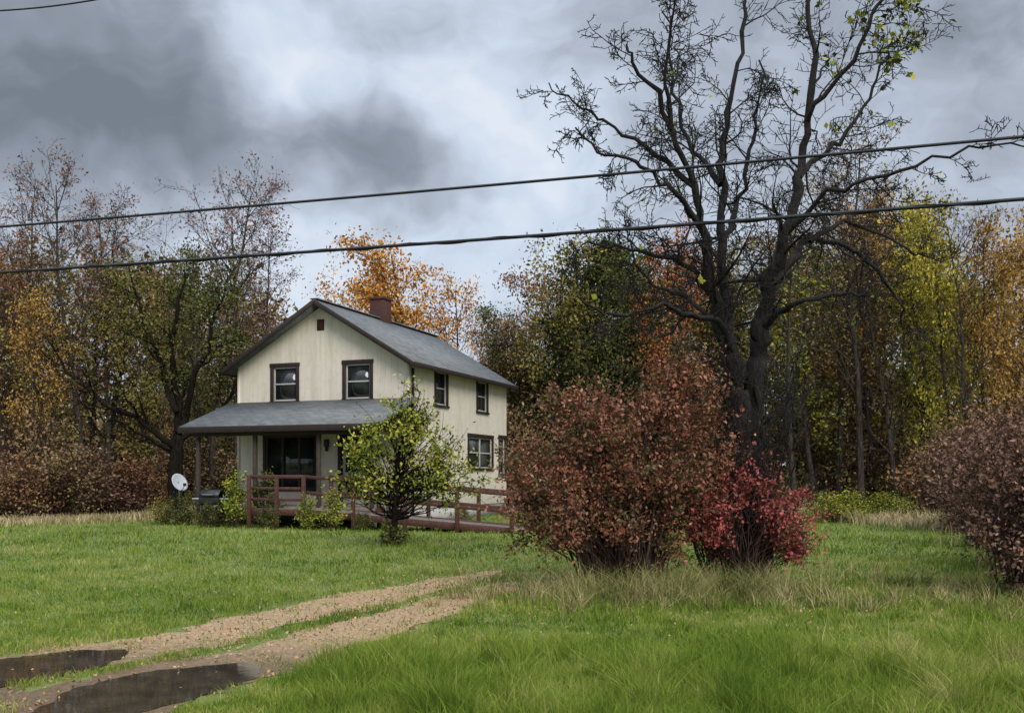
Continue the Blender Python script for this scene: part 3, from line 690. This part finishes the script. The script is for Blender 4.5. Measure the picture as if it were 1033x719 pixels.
# ------------------------------------------------------------- satellite dish
dl=P(181,487,33.0)
dish=thing('satellite_dish','light grey satellite dish on a metal pole beside a tree','satellite dish',(dl[0],dl[1],0),0)
V=[];Fc=[];n=28
for k in range(7):
    rr_=0.02+0.29*k/6
    for j in range(n):
        a=2*math.pi*j/n; V.append((rr_*math.cos(a)*0.92,-(rr_**2)*0.6,rr_*math.sin(a)*1.05))
for k in range(6):
    for j in range(n): Fc.append([k*n+j,k*n+(j+1)%n,(k+1)*n+(j+1)%n,(k+1)*n+j])
d=obj('reflector',rawmesh('reflector',V,Fc),M['dish'],dish,True,(0.02,-0.12,dl[2])); d.rotation_euler=(math.radians(-28),0,math.radians(52))
s=d.modifiers.new('thick','SOLIDIFY'); s.thickness=0.012
V,Fc=tubes([(np.array([(0,0,-0.05),(0,0,0.7),(0,0,1.36)]),np.array([0.025,0.025,0.025])),(np.array([(0,0,1.33),(0.01,-0.05,1.36),(0.02,-0.12,1.37)]),np.array([0.02,0.02,0.02]))])
obj('pole',rawmesh('pole',V,Fc),M['metal'],dish,True)
V,Fc=tubes([(np.array([(0.02,-0.14,dl[2]-0.27),(0.2,-0.33,dl[2]-0.22),(0.32,-0.44,dl[2]-0.08)]),np.array([0.013,0.013,0.013]))])
arm=obj('feed_arm',rawmesh('feed_arm',V,Fc),M['metal'],dish,True)
boxes('receiver',[(0.28,0.36,-0.49,-0.38,dl[2]-0.1,dl[2]+0.0)],M['black'],dish,0.01)
gl=P(228,505,33.0)
gr=thing('barbecue_grill','black lidded barbecue grill on legs beside the porch','grill',(gl[0],31.6,0),RZ)
boxes('firebox',[(-0.38,0.38,-0.25,0.25,0.72,0.92)],M['black'],gr,0.02)
V=[];Fc=[]
for k in range(9):
    a=math.pi*k/8; 
    for x_ in (-0.38,0.38): V.append((x_,-0.25*math.cos(a),0.93+0.24*math.sin(a)))
Fc=[[2*k,2*k+1,2*k+3,2*k+2] for k in range(8)]
lid=obj('lid',rawmesh('lid',V,Fc),M['black'],gr,True)
s=lid.modifiers.new('thick','SOLIDIFY'); s.thickness=0.02
for a_ in (-0.68,0.39): boxes('side_shelf',[(a_,a_+0.29,-0.2,0.2,0.86,0.90)],M['dish'],gr,0.01)
for x_ in (-0.33,0.33):
    for y_ in (-0.2,0.2): boxes('leg',[(x_-0.02,x_+0.02,y_-0.02,y_+0.02,0,0.715)],M['black'],gr)
boxes('handle',[(-0.2,0.2,-0.33,-0.30,1.0,1.03),(-0.2,-0.17,-0.30,-0.22,1.0,1.03),(0.17,0.2,-0.30,-0.22,1.0,1.03)],M['metal'],gr,0.004)
# ------------------------------------------------------------- plants near house
def localP(x,y):
    c,s=math.cos(RZ),math.sin(RZ); return (HC[0]+c*x-s*y,HC[1]+s*x+c*y,0)
bedA=clump_mesh(41,[(0,0,0.45,0.8,0.5,0.5,1)],40,60,0.15,0.075,0.01,0.4)
bedB=clump_mesh(42,[(0,0,0.7,0.45,0.4,0.8,1)],36,60,0.15,0.075,0.01,0.25)
for (lx,ly,s,mt,k,lab) in [(-6.6,-3.2,0.9,'green',0,'low dark green garden shrub beside the porch'),(-5.4,-3.2,1.0,'green',0,'low green garden shrub before the porch'),(-4.2,-3.6,1.05,'yellowgreen',1,'upright light green shrub before the porch rail'),(-4.9,-4.0,0.7,'green',0,'low green garden shrub before the porch'),(-2.4,-4.5,0.6,'green',0,'low green plant growing under the ramp'),(-1.2,-4.3,0.65,'yellowgreen',1,'light green plant growing through the ramp rail'),(-0.3,-4.4,0.75,'yellowgreen',1,'light green plant growing through the ramp rail'),(0.7,-4.4,0.5,'green',0,'low green plant growing under the ramp'),(-3.6,-2.9,1.1,'green',1,'climbing green plant at the porch post'),(2.5,-1.4,0.6,'olive',0,'low olive shrub along the house wall'),(-7.6,-3.0,0.8,'olive',0,'low olive shrub at the porch corner')]:
    tm,lm=(bedA,bedB)[k]; plant('garden_shrub',lab,'shrub',localP(lx,ly),tm,lm,M['bark_red'],L[mt],rz=lx*3,group='garden shrubs around the porch and ramp',sc=(s,s,s))
# dark spreading tree beside the house
base=P(178,520,37.0); base[2]=0
rng=np.random.default_rng(55); br=[];lp=[]
tr0=np.array([(0,0,-0.1),(0.02,0,0.6),(-0.03,0,1.4),(0.0,0,2.2),(0.05,0,3.0)]); br.append((tr0,np.array([0.42,0.31,0.28,0.25,0.22])))
def DT(pts): return np.array([((a-178)/F*37,dy,(520-b_)/F*37*1.0-0.1) for a,b_,dy in pts])
for pl,r0 in [(([178,445,0],[150,425,-.5],[120,405,-1],[85,375,-1.2],[60,340,-1.5]),0.13),(([178,450,0],[155,440,.5],[125,425,1],[95,415,1],[70,400,1]),0.10),
  (([180,440,0],[178,400,.2],[172,350,.2],[180,300,0],[186,262,.2]),0.17),(([180,430,0],[195,390,-.3],[212,350,-.6],[222,310,-.5],[232,275,-.5]),0.14),
  (([180,440,0],[200,420,.8],[220,400,1],[235,375,1],[245,350,1.2]),0.1),(([178,410,0],[160,370,.6],[140,330,.8],[128,290,1],[120,262,1]),0.12)]:
    q=DT(pl); tt=np.linspace(0,4,13); q=np.stack([np.interp(tt,range(5),q[:,j]) for j in range(3)],1); q[1:]+=rng.normal(size=(12,3))*0.07
    rr_=np.linspace(r0,0.02,13); br.append((q,rr_)); lp.append(q[6:])
    ramify(rng,br,q,rr_,5.0,0,3,(10,6,3),(0.38,0.5,0.5),0.2,0.03,lp,rmin=0.007)
pts=np.vstack(lp); pts=pts[(pts[:,2]>4.5)|(rng.random(len(pts))<0.12)]
idx=rng.integers(0,len(pts),6800); pos=pts[idx]+rng.normal(size=(6800,3))*0.22
pos=pos[pos[:,0]>-2.8+rng.normal(size=6800)*0.8]
V,Fc=tubes(br); LV,LF=leaves(rng,pos,0.13)
plant('deciduous_tree','dark spreading tree with green leaves beside the house','tree',tuple(base),rawmesh('trunk',V,Fc),rawmesh('crown',LV,LF),M['bark_leftdark'],L['green'],('trunk','crown'))
# ------------------------------------------------------------- small yellow-green tree
D0=22.9; bx=(396-516.5)/F*D0
trk=wander(np.random.default_rng(3),(0,0,-0.05),(0.03,0,1),2.6,8,0.06,0.15)
tm,lm=clump_mesh(61,[(0.2,0,2.0,1.05,1.0,1.2,1.5),(0.45,0,3.05,0.5,0.6,0.9,0.6),(1.05,0.1,1.55,0.9,0.7,0.8,1.2),(-0.6,0,1.6,0.7,0.7,0.85,0.8)],165,44,0.20,0.095,0.022,0.15,trunk=(trk,np.linspace(0.085,0.02,9)),twig=4,zmin=0.5,ctr=(0.15,1.5),tl=(1.2,3.4))
small=plant('young_tree','small bushy tree with yellow-green leaves before the ramp','tree',(bx,D0,0),tm,lm,M['bark_leftdark'],L['yellowgreen'],('trunk','crown'))
tm,lm=clump_mesh(62,[(0,0,0.2,0.35,0.35,0.25,1)],24,50,0.09,0.06,0.008,0.2)
plant('ground_plant','low green plant at the foot of the small tree','plant',(bx+0.1,D0-0.2,0),tm,lm,M['bark_red'],L['green'])
# ------------------------------------------------------------- red shrubs
D1=13.6; bx=(628-516.5)/F*D1
tm,lm=clump_mesh(71,[(-0.4,0,1.45,1.22,1.1,1.0,1.6),(0.5,0.1,2.0,0.9,0.9,1.1,1.2),(0.8,0,2.85,0.5,0.5,0.65,0.55),(-0.95,0,1.05,0.75,0.8,0.6,0.6),(0.5,0,1.15,0.9,0.8,0.8,0.8),(-0.5,0,2.4,0.6,0.6,0.5,0.6),(1.25,0.4,2.3,0.5,0.5,0.8,0.4),(-1.25,0,1.6,0.45,0.5,0.45,0.3)],430,88,0.14,0.06,0.017,0.38,twig=5,shell=0.42,zmin=0.35,ctr=(0.12,1.7),tl=(1.2,3.9),sig=0.36)
plant('red_shrub','large rounded shrub with maroon and dull red autumn leaves','shrub',(bx,D1,0),tm,lm,M['bark_red'],L['maroon'])
D2=13.9; bx=(748-516.5)/F*D2
tm,lm=clump_mesh(72,[(0.55,-0.1,0.98,0.38,0.5,0.42,1),(-0.5,-0.3,1.0,0.35,0.4,0.42,0.7),(0.05,0.0,1.5,0.4,0.5,0.28,0.3),(0.75,0,0.55,0.22,0.4,0.32,0.3)],130,44,0.12,0.058,0.012,0.3,twig=4,zmin=0.3,ctr=(0.1,1.6),tl=(1.3,3.8),sig=0.38)
plant('crimson_shrub','sprawling shrub with crimson leaves around the dark tree trunk','shrub',(bx,D2,0),tm,lm,M['bark_red'],L['crimson'])
tmr,lmr=clump_mesh(73,[(0,0,1.1,1.2,1.1,1.0,1),(0.4,0.3,1.7,0.8,0.8,0.7,0.6)],190,60,0.17,0.07,0.016,0.5,twig=5,zmin=0.15,ctr=(0.15,1.6),tl=(1.3,3.8))
for (px,D,s) in [(1062,12.8,0.95),(1040,17.5,1.15),(1010,22,1.2),(990,28,1.25),(1085,15,1.2),(1100,21,1.5),(1060,26,1.5)]:
    plant('brush_shrub','dense twiggy shrub with dull red-brown leaves bordering the lawn','shrub',((px-516.5)/F*D,D,0),tmr,lmr,M['bark_red'],L['brush'],rz=px*0.7,group='red-brown brush shrubs bordering the lawn',sc=(s,s,s))
# ------------------------------------------------------------- large dark tree
DB=14.4
rng=np.random.default_rng(91); br=[]; lp=[]
X0=(740-516.5)/F*DB
def TP(pl):
    return np.array([P(a,b_,DB)-np.array([X0,DB,0])+np.array([0,dy,0]) for a,b_,dy in pl])
def limb(pl,r0,r1,cnt=(17,10,4),ratio=(0.33,0.46,0.45),wig=0.26,k=4,sub=True,t0=0.08,maxl=3):
    q=TP(pl); n=len(q); tt=np.linspace(0,n-1,(n-1)*k+1)
    qq=np.vstack([2*q[0]-q[1],q,2*q[-1]-q[-2]]); out=[]
    for t in tt:
        i=min(int(t),n-2); f=t-i; a,b_,c,d=qq[i],qq[i+1],qq[i+2],qq[i+3]
        out.append(0.5*((2*b_)+(-a+c)*f+(2*a-5*b_+4*c-d)*f*f+(-a+3*b_-3*c+d)*f**3))
    q=np.array(out); q[1:-1]+=rng.normal(size=(len(q)-2,3))*0.035
    Ln=np.linalg.norm(np.diff(q,axis=0),axis=1).sum()
    rr_=r0+(r1-r0)*np.linspace(0,1,len(q))**0.7; rr_*=1+rng.normal(size=len(q))*0.09
    br.append((q,rr_))
    if sub: ramify(rng,br,q,rr_,min(max(Ln,2.8),4.4),0,maxl,cnt,ratio,wig,0.015,lp,t0,(0.5,1.35),0.40,0.0045)
limb([(738,604,0),(740,560,0),(744,500,0),(747,440,0),(744,390,0),(738,350,0)],0.24,0.14,sub=False)
limb([(757,604,.15),(762,540,.1),(758,470,.1),(761,410,.1),(767,360,.1),(768,325,.1)],0.17,0.12,sub=False)
limb([(720,600,.1),(725,550,.1),(731,490,0),(738,430,0),(746,380,0)],0.10,0.08,sub=False)
limb([(770,603,-.1),(776,560,-.1),(770,500,0),(765,440,0),(762,390,0)],0.07,0.06,sub=False)
limb([(740,365,0),(726,325,0),(716,285,-.1),(708,240,-.2),(697,195,-.3),(672,140,-.4),(640,85,-.5),(628,60,-.5)],0.12,0.015)
limb([(738,355,0),(736,300,.2),(733,240,.3),(732,180,.3),(738,120,.3),(748,60,.3),(757,-10,.3),(765,-70,.3)],0.10,0.015)
limb([(766,335,.1),(775,290,0),(789,240,-.2),(799,185,-.3),(808,130,-.3),(815,70,-.3),(808,10,-.3),(800,-50,-.3)],0.12,0.018)
limb([(764,340,.1),(780,305,.4),(803,262,.7),(835,228,.9),(872,232,1.0),(905,252,1.0),(932,290,1.0),(943,320,1.0)],0.10,0.012)
limb([(742,360,0),(715,333,-.5),(680,322,-.8),(640,326,-1.1),(605,330,-1.3),(578,318,-1.4)],0.06,0.012)
limb([(716,290,-.1),(690,262,.2),(655,252,.4),(622,240,.6),(590,236,.7)],0.055,0.012)
limb([(708,240,-.2),(675,205,-.6),(640,188,-.9),(605,180,-1.1),(575,158,-1.2)],0.05,0.012)
limb([(697,195,-.3),(650,150,0),(612,118,.2),(580,92,.4),(555,70,.5)],0.045,0.01,cnt=(12,8,4),ratio=(0.26,0.46,0.45))
limb([(768,330,.1),(795,312,-.4),(825,306,-.7),(852,308,-.9)],0.06,0.02,cnt=(8,6,3))
limb([(789,240,-.2),(820,215,-.7),(865,200,-1.1),(915,190,-1.4),(965,180,-1.6),(1010,172,-1.7)],0.045,0.008,ratio=(0.2,0.5,0.5),cnt=(14,8,4))
limb([(799,185,-.3),(830,155,.2),(865,125,.5),(895,80,.7),(915,40,.8),(930,10,.8)],0.055,0.01)
limb([(808,130,-.3),(840,85,-.8),(862,40,-1.0),(880,0,-1.2),(890,-40,-1.2)],0.045,0.01)
limb([(733,240,.3),(755,195,.8),(775,140,1.1),(785,85,1.3),(790,20,1.4)],0.055,0.012)
limb([(732,180,.3),(712,130,.8),(695,75,1.1),(690,20,1.3),(682,-30,1.3)],0.05,0.012)
limb([(672,140,-.4),(665,95,-.7),(668,45,-.9),(676,5,-1)],0.04,0.01)
limb([(835,228,.9),(880,205,1.2),(925,215,1.4),(965,232,1.5),(1000,240,1.6)],0.045,0.01,cnt=(14,8,4))
limb([(726,325,0),(700,290,.8),(672,270,1.2),(650,230,1.4),(640,200,1.5)],0.045,0.01)
limb([(775,290,0),(800,240,1.0),(840,190,1.4),(870,160,1.6)],0.045,0.01)
limb([(757,420,.1),(775,395,.5),(800,385,.8),(830,388,1.0)],0.03,0.008,cnt=(9,6,3))
limb([(744,400,0),(722,380,-.4),(700,372,-.6),(680,380,-.8)],0.03,0.008,cnt=(9,6,3))
limb([(747,450,0),(730,410,-.4),(712,395,-.6),(690,400,-.8)],0.025,0.008,cnt=(9,6,3))
for k in range(80):
    a=rng.uniform(700,792); bt=rng.uniform(590,604); q=wander(rng,P(740+(a-742)*0.5,bt,DB)-np.array([X0,DB,0])+np.array([0,rng.uniform(-.35,.3),0]),((a-744)*0.0028,rng.normal()*0.08,1),rng.uniform(1.4,3.8),8,0.10,0.04)
    q[0,2]=-0.03; rr_=np.linspace(rng.uniform(0.010,0.030),0.006,9); br.append((q,rr_)); ramify(rng,br,q,rr_,1.5,0,2,(8,4),(0.32,0.5),0.22,0.02,None,rmin=0.0045)
V,Fc=tubes(br)
allp=np.vstack(lp); r_=rng.random(len(allp))
prob=np.where((allp[:,0]>1.2)&(allp[:,2]>6.9),0.03,0.0012)
pp=allp[r_<prob]; pp=np.repeat(pp,2,axis=0)+rng.normal(size=(2*len(pp),3))*0.06
LV,LF=leaves(rng,pp,0.10,0.2,0.7)
plant('gnarled_tree','large gnarled almost leafless tree with dark wet bark','tree',(X0,DB,0),rawmesh('trunk',V,Fc),rawmesh('crown',LV,LF),M['bark_dark'],L['yellowgreen'],('trunk','crown'))
# ------------------------------------------------------------- overhead cables
def cable(label,a,b_,rad,twist=False,sagx=0.25):
    a=np.array(a);b_=np.array(b_); d=b_-a; t=np.linspace(-1.2,2.0,161)[:,None]
    pts=a+d*t; pts[:,2]+=(sagx*(t*t-t))[:,0]*0.35
    e=thing('overhead_cable',label,'cable',tuple(a),group='overhead utility cables along the road')
    pts=pts-a
    strands=[(pts,np.full(161,rad))]
    if twist:
        tt=np.linspace(-1.2,2.0,1400); pc=np.stack([np.interp(tt,t[:,0],pts[:,j]) for j in range(3)],1); ph=tt*70
        off=np.stack([np.zeros_like(ph),np.cos(ph)*rad,np.sin(ph)*rad],1); strands.append((pc+off,np.full(1400,rad*0.4)))
    V,Fc=tubes(strands); obj('strand',rawmesh('strand',V,Fc),M['wire'],e,True)
cable('black overhead cable crossing above the yard',P(0,229,15.9),P(1033,138,11.7),0.021)
cable('thick black twisted overhead cable crossing above the yard',P(0,275,15.6),P(1033,201,11.4),0.024,True)
cable('thin black overhead cable crossing above the yard',P(0,11,13.5),P(102,-1,13.2),0.012)
# ------------------------------------------------------------- camera
cam=bpy.data.cameras.new('camera'); co=bpy.data.objects.new('camera',cam); COL.objects.link(co)
co.location=(0,0,EYE); co.rotation_euler=(math.pi/2,0,0); cam.lens=36*F/1033; cam.sensor_width=36; cam.shift_y=120.5/1033
cam.clip_end=3000; scene.camera=co
# ------------------------------------------------------------- light
sun=bpy.data.lights.new('sun','SUN'); sun.energy=2.9; sun.angle=math.radians(30); sun.color=(1,0.94,0.86)
so=bpy.data.objects.new('sun',sun); COL.objects.link(so); so.rotation_euler=(math.radians(50),0,math.radians(25))
w=bpy.data.worlds.new('World'); scene.world=w; w.use_nodes=True; nt=w.node_tree
bg=nt.nodes['Background']
sk=nt.nodes.new('ShaderNodeTexSky'); sk.sky_type='NISHITA'; sk.sun_disc=False; sk.sun_elevation=math.radians(40); sk.sun_rotation=math.radians(155)
tc=nt.nodes.new('ShaderNodeTexCoord'); dirv=tc.outputs['Generated']
def vm(op,a,b=None):
    m=nt.nodes.new('ShaderNodeVectorMath'); m.operation=op
    for i,v in enumerate((a,b)):
        if v is None: continue
        if isinstance(v,tuple): m.inputs[i].default_value=v
        else: nt.links.new(v,m.inputs[i])
    return m
nw=nt.nodes.new('ShaderNodeTexNoise'); nw.inputs['Scale'].default_value=6.5; nw.inputs['Detail'].default_value=3; nw.inputs['Roughness'].default_value=0.55
nt.links.new(dirv,nw.inputs['Vector'])
off=vm('MULTIPLY',vm('SUBTRACT',nw.outputs['Color'],(0.5,0.5,0.5)).outputs[0],(0.24,0.16,0.16)).outputs[0]
wd=vm('ADD',dirv,off).outputs[0]
n1=noise(nt,5.2,5,vec=wd,mapscale=(1,1,1.9),rough=0.58)
n2=noise(nt,17,3,vec=wd,mapscale=(1,1,1.7),rough=0.6)
val=math_(nt,'ADD',math_(nt,'MULTIPLY_ADD',n1,0.8,0.63-0.40),math_(nt,'MULTIPLY_ADD',n2,0.30,-0.15))
for (px,py,rad,amp) in [(60,60,0.20,-0.34),(165,140,0.11,-0.26),(20,150,0.15,-0.14),(335,160,0.10,-0.44),(425,172,0.08,-0.38),(270,78,0.11,0.42),(500,140,0.13,0.28),(460,290,0.25,0.24),(250,240,0.15,0.18),(20,205,0.1,0.1),(850,70,0.3,-0.06),(1010,60,0.2,-0.12),(640,60,0.12,-0.10)]:
    c=np.array([(px-516.5)/F,1,(480-py)/F]); c/=np.linalg.norm(c)
    d=vm('LENGTH',vm('MULTIPLY',vm('SUBTRACT',wd,tuple(c)).outputs[0],(1,1,1.5)).outputs[0]).outputs['Value']
    mr=nt.nodes.new('ShaderNodeMapRange'); mr.interpolation_type='SMOOTHSTEP'
    mr.inputs[1].default_value=0; mr.inputs[2].default_value=rad*1.3; mr.inputs[3].default_value=amp; mr.inputs[4].default_value=0
    nt.links.new(d,mr.inputs[0]); val=math_(nt,'ADD',val,mr.outputs[0])
cl=ramp(nt,val,[(0.08,(0.185,0.21,0.25)),(0.35,(0.30,0.335,0.395)),(0.58,(0.46,0.515,0.61)),(0.82,(0.66,0.75,0.88)),(1.0,(0.80,0.86,0.95))])
sp=nt.nodes.new('ShaderNodeSeparateXYZ'); nt.links.new(dirv,sp.inputs[0])
mz=nt.nodes.new('ShaderNodeMapRange'); mz.interpolation_type='SMOOTHSTEP'; mz.inputs[1].default_value=0.46; mz.inputs[2].default_value=0.95; mz.inputs[3].default_value=1.0; mz.inputs[4].default_value=4.2
nt.links.new(sp.outputs[2],mz.inputs[0])
sc=vm('SCALE',cl); nt.links.new(mz.outputs[0],sc.inputs['Scale'])
skd=vm('SCALE',sk.outputs[0]); skd.inputs['Scale'].default_value=0.10
fin=mix(nt,sc.outputs[0],skd.outputs[0],0.08)
nt.links.new(fin,bg.inputs[0]); bg.inputs[1].default_value=1.0
scene.view_settings.view_transform='Standard'; scene.view_settings.look='None'; scene.view_settings.exposure=0
